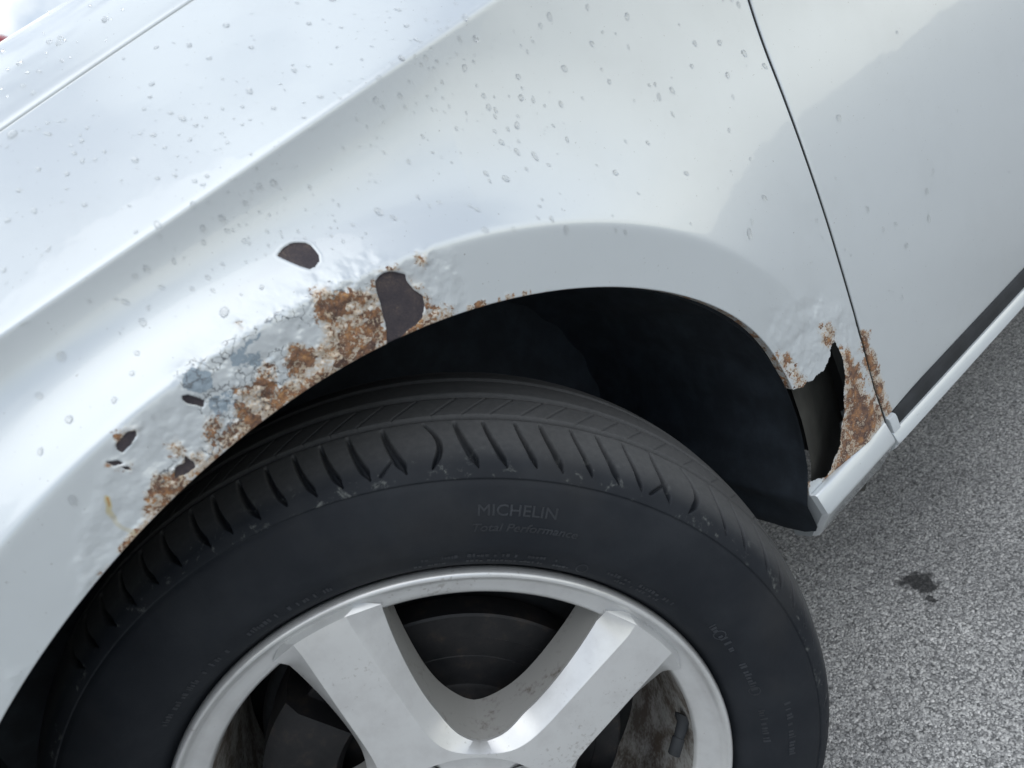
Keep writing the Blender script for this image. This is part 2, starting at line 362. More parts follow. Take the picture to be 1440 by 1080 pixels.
def door_x(z): 
    z = np.asarray(z, float); zt = _dg[:, 2].max(); s = (_dgc(zt) - _dgc(zt - .03)) / .03
    return np.where(z > zt, _dgc(zt) + (z - zt) * s, _dgc(np.minimum(z, zt)))
_hg = on_body([(0, 181), (130, 93), (265, 1)])
_hk = np.polyfit(_hg[:, 0], _hg[:, 2], 1)
def hood_z(x): return _hk[0] * x + _hk[1]
SILL_Z = .0105

car = empty('car', loc=(0, 0, GROUND))
tag(car, 'silver white car with a rusted front wheel arch and its wheel turned', 'car')
class _P:                                 # parts are written in hub coordinates: undo the offset of the root
    pass
def part(o):
    o.parent = car; o.location.z -= GROUND; return o

# ------------------------------------------------------------------ front fender
BARE = [[(390, 359.5), (397.5, 350), (407.5, 343), (420, 341), (430, 341.5), (437.5, 345), (442.5, 351), (448.7, 359), (448.7, 367), (443.7, 375), (435, 378), (422.5, 374.5), (412.5, 370), (400, 364.5)],
        [(528, 396), (531, 390), (540, 384), (550, 381.5), (560, 383), (570, 385.5), (572.5, 395), (582.5, 407.5), (595, 416), (597.5, 430), (594, 447), (585, 457.5), (572.5, 466), (557.5, 480), (545, 488), (543.7, 462), (538.7, 442), (535, 425), (530, 410)],
        [(256, 556.5), (263, 555), (276, 558), (288, 564), (286.5, 573), (276, 570), (263, 567), (256.5, 562)],
        [(163, 627), (176, 609), (191, 605), (192, 613), (183, 627), (172, 637), (165, 633)],
        [(149, 650), (166, 647), (174, 652), (160, 655)], [(172, 656), (181, 656), (184, 661), (176, 660)],
        [(246, 657), (260, 651), (260, 641), (273, 650), (275, 657), (262, 667), (246, 672)]]
RUST = [([(438, 403), (455, 400), (466, 410), (478, 412), (488, 402), (500, 410), (512, 408), (525, 395), (531, 410), (540, 450), (544, 490), (480, 525), (425, 560), (412, 530), (400, 505), (404, 488), (415, 482), (440, 490), (452, 470), (436, 425)], .62),
        ([(455, 420), (500, 430), (545, 475), (490, 520), (430, 560), (420, 540), (460, 500), (470, 460)], .70),
        ([(330, 545), (352, 540), (372, 505), (388, 520), (386, 555), (412, 530), (430, 560), (370, 600), (345, 604), (332, 575)], .70),
        ([(286, 590), (305, 580), (318, 598), (300, 622), (330, 630), (300, 650), (280, 628)], .42),
        ([(230, 622), (248, 614), (262, 630), (258, 645), (240, 640)], .50),
        ([(205, 695), (215, 665), (240, 660), (262, 640), (280, 632), (295, 645), (268, 682), (212, 742), (200, 740)], .60),
        ([(585, 360), (598, 358), (600, 370), (592, 378), (586, 370)], .70),
        ([(570, 384), (590, 395), (602, 420), (604, 445), (590, 465), (580, 460), (597, 430), (594, 415), (580, 404)], .52),
        ([(160, 612), (185, 600), (197, 600), (190, 608), (165, 628)], .62), ([(528, 383), (545, 374), (556, 372), (562, 380), (545, 383)], .62),
        ([(331, 452), (339, 452), (338, 462), (331, 461)], .62), ([(150, 655), (185, 655), (186, 662), (160, 660)], .5),
        # lower rear corner
        ([(1160, 678), (1166, 664), (1176, 645), (1183, 615), (1189, 580), (1189, 530), (1183, 492), (1192, 492), (1200, 520), (1207, 515), (1212, 545), (1226, 565), (1247, 584), (1240, 600), (1180, 680)], .95),
        ([(1154, 458), (1168, 457), (1172, 478), (1164, 490), (1156, 485)], .66), ([(1096, 496), (1108, 502), (1133, 535), (1140, 545), (1122, 545), (1100, 512)], .66),
        ([(1209, 466), (1216, 474), (1248, 580), (1244, 590), (1228, 560), (1216, 510)], .62)]
PRIM = [([(254, 525), (270, 516), (296, 524), (298, 545), (280, 552), (258, 545)], .85), ([(322, 500), (345, 478), (368, 464), (366, 474), (350, 486), (345, 505), (325, 520)], .62),
        ([(330, 500), (370, 492), (372, 515), (345, 520), (328, 518)], .50), ([(290, 560), (330, 540), (335, 575), (300, 590)], .46), ([(300, 600), (345, 590), (370, 600), (320, 640)], .42), ([(480, 455), (515, 470), (505, 485), (475, 480)], .40)]
CRACK = [([(240, 520), (262, 505), (285, 498), (330, 468), (385, 434), (430, 432), (425, 446), (370, 460), (335, 490), (300, 535), (258, 550)], .60),
         ([(250, 555), (300, 540), (400, 480), (430, 490), (415, 545), (300, 645), (265, 660), (295, 590)], .60),
         ([(395, 440), (440, 400), (520, 380), (535, 420), (480, 430), (420, 470)], .48), ([(200, 700), (225, 650), (262, 625), (300, 610), (280, 650), (230, 700)], .52)]
BUBBLE = [([(150, 640), (200, 590), (255, 545), (330, 500), (400, 440), (445, 400), (520, 380), (600, 350), (640, 360), (650, 440), (540, 490), (430, 560), (300, 650), (200, 750), (140, 820), (100, 860), (110, 770)], 1.0),
          ([(230, 540), (250, 480), (330, 420), (430, 375), (520, 350), (560, 360), (450, 420), (330, 490)], .55),
          ([(60, 930), (130, 800), (190, 740), (215, 725), (150, 810), (60, 935), (20, 1000), (10, 940)], .7),
          ([(1075, 470), (1090, 430), (1150, 415), (1195, 440), (1210, 500), (1205, 530), (1170, 475), (1150, 530), (1120, 540)], .9)]
YELLOW = [[(151, 702), (154, 712), (155, 722), (163, 734), (178, 745), (190, 750)]]
HOLE = [(1173, 478), (1177, 484), (1181, 492), (1185, 505), (1187, 515), (1189, 532), (1187, 552), (1188, 575), (1186, 590), (1184, 602), (1182, 617), (1183, 624), (1178, 637), (1172, 650), (1168, 661),
        (1163, 671), (1130, 680), (1090, 560), (1121, 545), (1129, 543), (1136, 535), (1143, 534), (1149, 526), (1157, 521), (1163, 511), (1167, 500), (1168, 488)]
def fender():
    th = np.concatenate([np.arange(5.15, 26, .13), np.arange(26, 62, .30), np.arange(62, 128, .085), np.arange(128, 165.1, .6)])
    nr1, nr2 = 120, 110
    def r_out(td):
        t = np.radians(td); c, s = np.cos(t), np.sin(t); R = np.full_like(t, 2.0)
        for it in range(30):                                        # door edge
            if it == 0: rd = .46 / np.maximum(c, .05)
            z = np.minimum(AZ + rd * s, .7); rd = np.where(c > .05, (door_x(z) - .0020 - AX) / np.maximum(c, .05), 9)
        R = np.minimum(R, np.where(rd > 0, rd, 9))
        q = s - _hk[0] * c; rh = (hood_z(AX) - .0008 - AZ) / np.where(q > 1e-3, q, 1e-3); R = np.minimum(R, np.where(q > 1e-3, rh, 9))
        rf = (-.42 - AX) / np.where(c < -1e-3, c, -1e-3); return np.minimum(R, np.where(c < -1e-3, rf, 9))
    ro = r_out(th); rl = r_lip(th)
    w1 = np.minimum(.085, (ro - rl) * .8)
    q1 = np.linspace(0, 1, nr1); q2 = np.linspace(0, 1, nr2)[1:]; q2 = .55 * q2 + .45 * q2 ** 2
    r = np.concatenate([rl[:, None] + w1[:, None] * q1, (rl + w1)[:, None] + (ro - rl - w1)[:, None] * q2], 1)
    td = np.repeat(th[:, None], r.shape[1], 1)
    tb = np.degrees(np.arcsin(np.clip((SILL_Z - AZ) / r, -1, 1))); td = td + (tb - tb[0:1, :1]) * np.clip(1 - (td - th[0]) / 8, 0, 1)
    x = AX + r * np.cos(np.radians(td)); z = AZ + r * np.sin(np.radians(td)); y = body_y(x, z)
    ix, iy = project(np.stack([x, y, z], -1))
    # where the damage lies, as fields over the panel, from outlines in image pixels
    wx = ix + 10 * (fbm(ix / 16, iy / 16, 3) - .5); wy = iy + 10 * (fbm(ix / 16 + 50, iy / 16, 5) - .5)
    def field(polys, soft, wob=True):
        o = np.zeros_like(ix)
        for P, k in polys: o = np.maximum(o, k * sstep(soft, -soft, poly_sd(wx if wob else ix, wy if wob else iy, P)))
        return o
    rust = .94 * field(RUST, 13); prim = field(PRIM, 5); crack = field(CRACK, 6); bub = field(BUBBLE, 16)
    lipd = (r - rl[:, None])
    ang_on = sstep(60, 70, td) * sstep(112, 104, td) + sstep(24, 18, td)
    rust = np.maximum(rust, ang_on * .62 * sstep(.0055, .001, lipd) * sstep(.3, .6, fbm(td * .9, td * 0 + 2, 21)))
    rust = np.maximum(rust, sstep(98, 96, td) * sstep(72, 76, td) * .55 * sstep(.014, .004, lipd))
    bw = 2.0 * (fbm(ix / 7, iy / 7, 41) - .5)
    bd = np.full_like(ix, 99.)
    for P in BARE: bd = np.minimum(bd, poly_sd(ix + bw, iy + bw, P))
    bare = sstep(1.2, -1.2, bd)
    yel = np.zeros_like(ix)
    for L in YELLOW: yel = np.maximum(yel, sstep(9, 1, line_d(wx, wy, L)) * (1 - .45 * sstep(708, 735, iy)))
    # relief: lacquer lifted in blisters and flakes, chips let in
    a, b = (td - 60) * .0066 * 1000 / 7, r * 1000 / 7
    blis = bumps(a, b, 3, .75) * .8 + .5 * bumps(a * 1.9 + 3, b * 1.9, 9, .6) + .28 * bumps(a * 4.1, b * 4.1 + 5, 15, .8)
    lump = fbm(a * .45, b * .45, 27, 3) - .5
    fine = fbm(a * 3, b * 3, 33, 4) - .5
    soft = bub * (1 - bare)
    dense = np.clip(rust * 1.5, 0, 1) * (1 - bare)
    disp = soft * (.0017 * lump * 2 + .0006 * blis) + dense * (.0012 * blis + .0015 * fine) * (.45 + .55 * sstep(30, 50, td)) + np.clip(crack, 0, 1) * .0022 * fine * (1 - bare)
    disp = disp * sstep(0, .004, lipd) - .0010 * bare + .00018 * np.exp(-((bd - 2.2) / 1.5) ** 2) * (bd > 0)
    y2 = y - disp
    hd = poly_sd(ix + 2.5 * (fbm(ix / 5, iy / 5, 61) - .5), iy + 2.5 * (fbm(ix / 5, iy / 5, 63) - .5), HOLE)
    V = np.stack([x, y2, z], -1); nu, nv = x.shape
    verts = V.reshape(-1, 3); F = grid_faces(nu, nv)
    hv = hd.reshape(-1) < 0; hx = hv.copy(); F = F[~hv[F].all(1)]
    A = dict(rust=rust.reshape(-1), bare=bare.reshape(-1), primer=prim.reshape(-1), yellow=yel.reshape(-1), crack=crack.reshape(-1), dirt=bub.reshape(-1))
    # folded edges: arch flange, door side and bonnet side
    def fold(idx, vec, rs):
        nonlocal verts, F, hx
        k0 = len(verts); base = verts[idx]; n = len(idx); rows = [base + np.array(v) for v in vec]
        verts = np.concatenate([verts] + rows)
        for kk in A: A[kk] = np.concatenate([A[kk]] + [np.maximum(A[kk][idx], rs if kk == 'rust' else 0) for _ in rows])
        prev = idx; fs = []
        for j in range(len(rows)):
            cur = k0 + j * n + np.arange(n); fs.append(np.stack([prev[:-1], cur[:-1], cur[1:], prev[1:]], 1)); prev = cur
        fs = np.concatenate(fs); hx = np.r_[hx, np.tile(hx[idx], len(rows))]; F = np.concatenate([F, fs[~hx[fs].any(1)]])
    lip_i = np.arange(nu) * nv; out_i = np.arange(nu) * nv + nv - 1
    fold(lip_i, [(0, .0012, -.0004), (0, .008, 0)], .35); fold(out_i[th < 47], [(.0003, .0015, 0), (-.001, .014, 0)], 0); fold(out_i[th > 47], [(0, .001, .0003), (0, .002, -.012)], 0)
    o = mesh('front_fender', verts, F, M['fender'], None, True, A)
    o['label'] = 'silver white front fender with flaking rust along the arch lip'
    return part(o)
fender()

# ------------------------------------------------------------------ bonnet
def hood_rise(d): return .087 * .90 * (1 - np.exp(-d / .087)) + .035 * d - .02 * d * d
def hood():
    xs = np.concatenate([np.linspace(-.45, .0, 40), np.linspace(.01, .9, 120)]); n = 90
    V = np.zeros((len(xs), n + 3, 3)); tt = np.linspace(0, 1, n) ** 1.6 * .75
    for i, x in enumerate(xs):
        zg = hood_z(x); yg = float(body_y(x, zg))
        dd = tt; rise = hood_rise(dd)
        y = yg + .0012 + dd; z = zg + .0009 + rise
        e = np.exp(-dd / .0009); z = z - .0006 * e
        V[i, 3:, 0] = x; V[i, 3:, 1] = y; V[i, 3:, 2] = z
        V[i, 2] = (x, y[0] + .0004, z[0] - .0015); V[i, 1] = (x, y[0] + .002, z[0] - .008); V[i, 0] = (x, y[0] + .004, z[0] - .02)
    o = mesh('bonnet', V.reshape(-1, 3), grid_faces(len(xs), n + 3)[:, ::-1], M['paint']); o['label'] = 'silver white bonnet edge wet with raindrops'; part(o)
    # channel under the shut line
    c = np.zeros((len(xs), 3, 3))
    for i, x in enumerate(xs):
        zg = hood_z(x); yg = float(body_y(x, zg)); c[i] = [(x, yg - .004 + .006, zg - .014), (x, yg + .010, zg - .012), (x, yg + .05, zg - .02)]
    part(mesh('bonnet_channel', c.reshape(-1, 3), grid_faces(len(xs), 3)[:, ::-1], M['inner']))
hood()

# ------------------------------------------------------------------ front door, shade of its gap, sill
def door():
    zs = np.concatenate([np.linspace(SILL_Z + .001, .03, 10), np.linspace(.034, .56, 110)]); us = np.concatenate([[0, .0006, .0014, .003], np.linspace(.006, 1.5, 150) ** 1.0])
    V = np.zeros((len(zs), len(us) + 2, 3))
    for i, z in enumerate(zs):
        x = door_x(z) + .0020 + us; y = body_y(x, np.full_like(x, z)) + .0007 * np.exp(-us / .0006)
        V[i, 2:, 0] = x; V[i, 2:, 1] = y; V[i, 2:, 2] = z
        V[i, 1] = (x[0] + .0003, y[0] + .003, z); V[i, 0] = (x[0] + .002, y[0] + .016, z)
    ix, iy = project(V.reshape(-1, 3))
    A = {k: np.zeros(len(ix)) for k in ('rust', 'bare', 'primer', 'yellow', 'crack', 'dirt')}
    wx = ix + 7 * (fbm(ix / 8, iy / 8, 3) - .5)
    A['rust'] = .72 * sstep(5, -1, line_d(wx, iy, [(1213, 470), (1221, 500), (1232, 530), (1240, 560), (1248, 582)]) - 2 - 3 * vnoise(iy / 14, iy * 0, 5))
    o = mesh('front_door', V.reshape(-1, 3), grid_faces(len(zs), len(us) + 2)[:, ::-1], M['fender'], None, True, A)
    o['label'] = 'plain silver white front door with rust at its lower front corner'; part(o)
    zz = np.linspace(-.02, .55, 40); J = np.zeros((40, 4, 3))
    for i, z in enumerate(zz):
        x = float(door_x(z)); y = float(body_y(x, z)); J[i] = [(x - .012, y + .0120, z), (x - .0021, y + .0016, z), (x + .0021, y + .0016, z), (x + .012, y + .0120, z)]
    part(mesh('door_gap_shade', J.reshape(-1, 3), grid_faces(40, 4)[:, ::-1], M['void']))  # black filler just inside the shut line, stands in for the gap's shade
door()
def extrude_x(name, prof, xs, mat, cap=True, sharp=40, attrs=None):
    """prof: list of (y, z) swept along x; xs: list of (x, scale, dy, dz)"""
    V = []; n = len(prof)
    for x in xs:
        V += [(x[0] + (x[3] * i / n if len(x) > 3 else 0), p[0] + x[1], p[1] + x[2]) for i, p in enumerate(prof)]
    F = [tuple(q) for q in grid_faces(len(xs), n)[:, ::-1]]
    if cap: F += [tuple(range(n)), tuple((len(xs) - 1) * n + k for k in range(n))[::-1]]
    return part(mesh(name, V, F, mat, None, True, attrs, sharp))
XG = float(door_x(SILL_Z))
cap_prof = [(-.040, .002), (-.0425, .0088), (-.0445, .0100), (-.0490, .0096), (-.0508, .0082), (-.0552, -.0102), (-.0550, -.0128), (-.0535, -.0150), (-.0330, -.0470), (-.0300, -.0500), (-.010, -.056), (-.010, -.045)]
sc_ = extrude_x('sill_end_cap', cap_prof, [(.3935, .006, 0, .004), (.3950, .001, 0, .006), (.3975, 0, 0, .006), (.42, 0, 0), (.46, 0, 0), (XG - .004, 0, 0), (XG - .0022, .0012, 0)], M['paint'])
sc_['label'] = 'clean silver white front end of the sill under the rusted corner'
trim_prof = [(.03, -.0065), (-.0480, -.0065), (-.0505, -.0070), (-.0516, -.0085), (-.0545, -.0170), (-.0545, -.0195), (-.0525, -.0215), (-.0500, -.0222), (-.0500, -.0240), (-.0480, -.0275), (-.040, -.034), (.03, -.038)]
st_ = extrude_x('sill_trim', trim_prof, [(XG + .0022, .0012, 0), (XG + .004, 0, 0)] + [(XG + .01 + .1 * k, 0, 0) for k in range(15)], M['paint'])
st_['label'] = 'white sill moulding along the door bottom'
plug = extrude_x('sill_trim_end', [(.0, .0106), (-.0490, .0103), (-.0515, .0095), (-.0525, .0060), (-.0530, -.0066), (0, -.0066)], [(XG + .0022, .001, 0), (XG + .0035, 0, 0), (XG + .0125, 0, 0)], M['paint'])
strip_prof = [(0, .0095), (-.0440, .0100), (-.0478, .0095), (-.0495, .0060), (-.0500, .0010), (-.0490, -.0062), (0, -.0062)]
sp_ = extrude_x('door_seal_strip', strip_prof, [(XG + .0130, .002, 0), (XG + .0165, 0, 0)] + [(XG + .03 + .1 * k, 0, 0) for k in range(15)], M['strip'])
sp_['label'] = 'black rubber strip between door and sill'

# ------------------------------------------------------------------ arch liner, inner panel, underbody
def liner():
    th = np.concatenate([np.linspace(-6.5, 5, 24), np.linspace(6, 170, 160)]); pr = [(-.0005, -.046), (.0005, -.044), (.010, -.040), (.016, -.025), (.020, .0), (.022, .05), (.022, .12), (.020, .20), (.0, .245), (-.10, .25)]
    V = np.zeros((len(th), len(pr), 3))
    for i, t in enumerate(th):
        for j, (dr, y) in enumerate(pr):
            rr = float(r_lip(t)) + dr
            if t < 5: rr += (5 - t) * .0003
            if t < 30 and j < 9: rr = float(r_lip(t)) + dr * (.12 + .88 * max(0, (t - 10) / 20)) + (0 if t > 5 else (5 - t) * .0003)
            if t < 9: rr -= .008 * min(1, (9 - t) / 5)
            rr += .002 * math.sin(t * .9) * (1 if j > 3 else 0)
            te = max(t, (-.5, -.8, -2, -3.2, -4, -4.5, -5, -5, -6, -6)[j]); V[i, j] = (AX + rr * math.cos(math.radians(te)), y, AZ + rr * math.sin(math.radians(te)))
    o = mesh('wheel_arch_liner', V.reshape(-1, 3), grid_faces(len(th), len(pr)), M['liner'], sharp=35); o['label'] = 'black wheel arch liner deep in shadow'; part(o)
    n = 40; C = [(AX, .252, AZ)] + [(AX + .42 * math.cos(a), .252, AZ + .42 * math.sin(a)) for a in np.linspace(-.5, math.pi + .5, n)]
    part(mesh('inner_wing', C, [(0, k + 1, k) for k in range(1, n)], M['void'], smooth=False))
    # steel behind the rusted-through corner
    us = np.linspace(0, 1, 26); vs = np.linspace(0, 1, 20); P = np.zeros((26, 20, 3))
    def pick(px, y): d = rays(px); return CAM_POS + d * ((y - CAM_POS[1]) / d[:, 1])[:, None]
    le = pick([(1092, 478), (1110, 530), (1126, 590), (1138, 650), (1143, 690), (1146, 715)], -.034); re = pick([(1215, 440), (1222, 500), (1226, 560), (1224, 620), (1220, 660), (1215, 690)], .012)
    for i, u in enumerate(us):
        a_ = np.array([np.interp(u * 5, range(6), le[:, k]) for k in range(3)]); b_ = np.array([np.interp(u * 5, range(6), re[:, k]) for k in range(3)])
        for j, v in enumerate(vs):
            q = a_ * (1 - v) + b_ * v; q[1] += .020 * math.sin(math.pi * v) * v + .002 * math.sin(9 * u + 3 * v); P[i, j] = q
    part(mesh('inner_panel', P.reshape(-1, 3), grid_faces(26, 20), M['inner']))
    # floor of the car and the flanks of the engine bay keep daylight out from above
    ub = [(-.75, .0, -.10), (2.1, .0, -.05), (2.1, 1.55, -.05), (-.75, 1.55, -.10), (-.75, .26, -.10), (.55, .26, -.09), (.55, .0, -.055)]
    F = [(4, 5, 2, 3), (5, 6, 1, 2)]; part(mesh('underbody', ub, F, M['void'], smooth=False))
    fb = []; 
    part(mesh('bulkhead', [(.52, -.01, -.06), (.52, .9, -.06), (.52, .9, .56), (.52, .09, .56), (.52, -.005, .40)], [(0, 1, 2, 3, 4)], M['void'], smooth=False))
liner()

# ------------------------------------------------------------------ wheel
PSI = -.44536
wheel = empty('wheel', car, (0, 0, -GROUND)); wheel.rotation_euler = (0, 0, PSI); wheel['label'] = 'steered front wheel with worn tyre and five-spoke alloy rim'
def wobj(o): o.parent = wheel; return o
SIDE = [(.2050, .014), (.2120, .0105), (.2165, .0085), (.2190, .0055), (.2215, .0010), (.2250, -.0035), (.2300, -.0068), (.2370, -.0088), (.2378, -.0094), (.2440, -.0108), (.2520, -.0116), (.2600, -.0116), (.2680, -.0108), (.2760, -.0090),
        (.2830, -.0068), (.2870, -.0052), (.2876, -.0044), (.2882, -.0044), (.2886, -.0050), (.2920, -.0034), (.2960, -.0008), (.3000, .0034), (.3035, .0090), (.3062, .0160), (.3085, .0235), (.3103, .0300),
        (.3120, .0360), (.3136, .0460), (.3150, .0600), (.3158, .0750), (.3160, .0880), (.3155, .1020), (.3142, .1160), (.3120, .1290), (.3085, .1420), (.3030, .1530), (.2960, .1620), (.2850, .1690), (.2650, .1760), (.2400, .1740), (.2200, .1600), (.2050, .1520)]
def side_y(r):
    s = [p for p in SIDE[:22]]; return float(np.interp(r, [p[0] for p in s], [p[1] for p in s]))
SIPES = [121, 117.2, 113.3, 109.2, 105.4, 101.7, 97.1, 93.8, 90.2, 86.5, 82.9, 79.5, 76.1, 71.9, 67.0, 63.1, 59.6, 55.6, 52.35, 48.3, 44.7, 41.0, 36.8, 31.8, 26.7, 22.6, 17.4, 13.2, 9.4, 5.1, 1.0, -2.8, -7, -11, -15.2, -19, -23, -27.1, -31, -35.2]
def tyre():
    pr = np.array(SIDE); seg = np.r_[0, np.cumsum(np.hypot(*np.diff(pr, axis=0).T))]
    # dense along shoulder and tread
    def at_s(s): return np.stack([np.interp(s, seg, pr[:, 0]), np.interp(s, seg, pr[:, 1])], -1)
    i0 = seg[np.argmax(pr[:, 0] >= .2886)]; i1 = seg[26]; i2 = seg[35]
    s_all = np.concatenate([seg[seg < i0 - 1e-6], np.arange(i0, i1 + .004, .0009), np.arange(i1 + .0045, i2, .0013), seg[seg >= i2]])
    P = at_s(s_all)
    k = (s_all > i0 + .002) & (s_all < i2)                                 # round the polyline of the shoulder
    for _ in range(6): P[1:-1] = np.where(k[1:-1, None], .25 * P[:-2] + .5 * P[1:-1] + .25 * P[2:], P[1:-1])
    T = np.gradient(P, axis=0); T /= np.linalg.norm(T, axis=1)[:, None]; N = np.stack([T[:, 1], -T[:, 0]], -1)   # (r, y) outward normal
    N = np.where((N[:, :1] < 0) & (P[:, :1] > .29), -N, N)
    th = np.concatenate([np.arange(-36, 124, .115), np.arange(124, 324, 1.0)])
    R = np.repeat(P[None, :, 0], len(th), 0); Y = np.repeat(P[None, :, 1], len(th), 0); TH = np.repeat(th[:, None], len(P), 1)
    depth = np.zeros_like(R)
    for yc, hw, dp in ((.0385, .0030, .0060), (.0705, .0042, .0062), (.1045, .0042, .0062), (.1330, .0028, .005)):
        g = sstep(hw, hw * .55, np.abs(Y - yc)); depth = np.maximum(depth, dp * g)
    s0, s1 = np.interp(.0345, P[:, 1][s_all > i0], s_all[s_all > i0]), np.interp(.2945, P[:40, 0], s_all[:40]) if False else i0 + .0065
    v = (s0 - s_all) / (s0 - s1); v = np.repeat(v[None, :], len(th), 0); ok = (v > 0) & (v < 1)
    rng = np.random.RandomState(4)
    for k_, a in enumerate(SIPES):
        spec = a in (67.0, 31.8); lean = 2.5 + rng.uniform(-.2, .2)
        c = a - lean * (.45 * v + .55 * v * v) if not spec else a - 2.2 * np.sin(np.clip(v, 0, 1) * math.pi * .82) + .6 * v
        hw = (.0007 + .0022 * np.clip(v, 0, 1) ** .7) * sstep(1.0, .80, v) / .31 * 57.3 * (1.0 + .15 * rng.randn())
        dd = np.abs(TH - c); g = np.where(ok, sstep(hw + .09, hw * .35, dd), 0) * (hw > .01); depth = np.maximum(depth, .0055 * g * sstep(0, .06, v))
        if a in (71.9, 36.8):
            c2 = a - 2.9 + 1.0 + (v - .60) * 7; g = np.where((v > .62) & (v < .97), sstep(.30, .1, np.abs(TH - c2)), 0); depth = np.maximum(depth, .0028 * g)
        if k_ % 1 == 0:                                                      # hair-thin slits across the second rib
            c3 = a - 1.2 - (Y - .043) / .024 * 3.6; g = np.where((Y > .0425) & (Y < .065), sstep(.13, .06, np.abs(TH - c3)), 0); depth = np.maximum(depth, .0018 * g)
    R2 = R - depth * np.abs(N[None, :, 0]) ** .5; Y2 = Y + depth * np.clip(-N[None, :, 1], 0, 1)
    a = np.radians(TH); V = np.stack([R2 * np.cos(a), Y2, R2 * np.sin(a)], -1)
    o = mesh('tyre', V.reshape(-1, 3), grid_faces(len(th), len(P), True)[:, ::-1], M['tyre']); o['label'] = 'black tyre with worn ribs and scuffed shoulder'; wobj(o)
tyre()
def bent_text(txt, size, r0, a_mid, width=None, italic=0):
    cu = bpy.data.curves.new('t', 'FONT'); cu.body = txt; cu.size = size; cu.extrude = .00016; cu.bevel_depth = .00010; cu.shear = italic; cu.resolution_u = 3
    ob = bpy.data.objects.new('t', cu); COL.objects.link(ob); bpy.context.view_layer.update()
    me = ob.evaluated_get(bpy.context.evaluated_depsgraph_get()).to_mesh()
    P = np.array([v.co[:] for v in me.vertices]); F = [tuple(p.vertices) for p in me.polygons]
    ob.evaluated_get(bpy.context.evaluated_depsgraph_get()).to_mesh_clear(); bpy.data.objects.remove(ob); bpy.data.curves.remove(cu)
    w = P[:, 0].max() - P[:, 0].min(); u = P[:, 0] - P[:, 0].min() - w / 2
    if width: u *= width / w
    r = r0 + P[:, 1]; a = math.radians(a_mid) - u / (r0 + size * .35)
    y = np.array([side_y(q) for q in r]) - P[:, 2] - .00015
    return np.stack([r * np.cos(a), y, r * np.sin(a)], -1), F
def dash_rows(r0, a0, a1, h, seed, fill=.7):
    """moulded lines of print too small to read: short raised bars"""
    rng = random.Random(seed); V, F = [], []; a = a0
    while a > a1:
        w = rng.uniform(.25, .6)
        if rng.random() < fill:
            hh = h * rng.uniform(.6, 1); k = len(V)
            for rr, aa in ((r0, a), (r0, a - w), (r0 + hh, a - w), (r0 + hh, a)):
                for lift in (.0003, -.0003):
                    V.append((rr * math.cos(math.radians(aa)), side_y(rr) + lift, rr * math.sin(math.radians(aa))))
            F += [(k + 1, k + 3, k + 5, k + 7), (k, k + 1, k + 7, k + 6), (k + 2, k + 3, k + 1, k), (k + 4, k + 5, k + 3, k + 2), (k + 6, k + 7, k + 5, k + 4)]
        a -= w + rng.uniform(.12, .35)
    return np.array(V), F
def lettering():
    for txt, size, r0, am, wd, it in (('MICHELIN', .0105, .2655, 55.2, .052, 0), ('Total Performance', .0078, .2545, 53.6, .070, .25)):
        V, F = bent_text(txt, size, r0, am, wd, it); o = mesh('moulded_word', V, F, M['letter'], smooth=False); wobj(o)
    VV, FF = [], []; k = 0
    items = [dash_rows(.2330, 70, 47, .0030, 1), dash_rows(.2280, 72, 45, .0026, 2), dash_rows(.2330, 38, 24, .0030, 3), dash_rows(.2290, 36, 27, .0026, 4),
              dash_rows(.2380, 17, 8, .0055, 5), dash_rows(.2380, 5, -4, .0055, 6), dash_rows(.2380, -8, -16, .0055, 7), dash_rows(.2310, 100, 84, .0042, 8), dash_rows(.2310, 122, 104, .0042, 9), dash_rows(.2580, -8, -20, .006, 10)]
    for V, F in items:
        VV.append(V); FF += [tuple(i + k for i in f) for f in F]; k += len(V)
    o = mesh('moulded_print', np.concatenate(VV), FF, M['letter'], smooth=False); o['kind'] = 'stuff'; wobj(o)
    for rr, a, rad in ((.2315, 42.5, .0042), (.2400, 12.5, .0046), (.2400, -3, .0044)):          # rings round moulded marks
        n = 24; V = []
        for q in range(n):
            t = 2 * math.pi * q / n
            for rd, l in ((rad, 0.0004), (rad, -.0003), (rad - .0007, -.0003), (rad - .0007, .0004)):
                px, pz = rr * math.cos(math.radians(a)) + rd * math.cos(t), rr * math.sin(math.radians(a)) + rd * math.sin(t)
                V.append((px, side_y(math.hypot(px, pz)) + l, pz))
        F = [tuple(((q + (1 if c in (1, 2) else 0)) % n) * 4 + (j + (1 if c in (2, 3) else 0)) % 4 for c in range(4)) for q in range(n) for j in range(4)]
        wobj(mesh('moulded_ring', V, F, M['letter'], smooth=False))
lettering()
def face_y(r): return -.030 + .15 * r
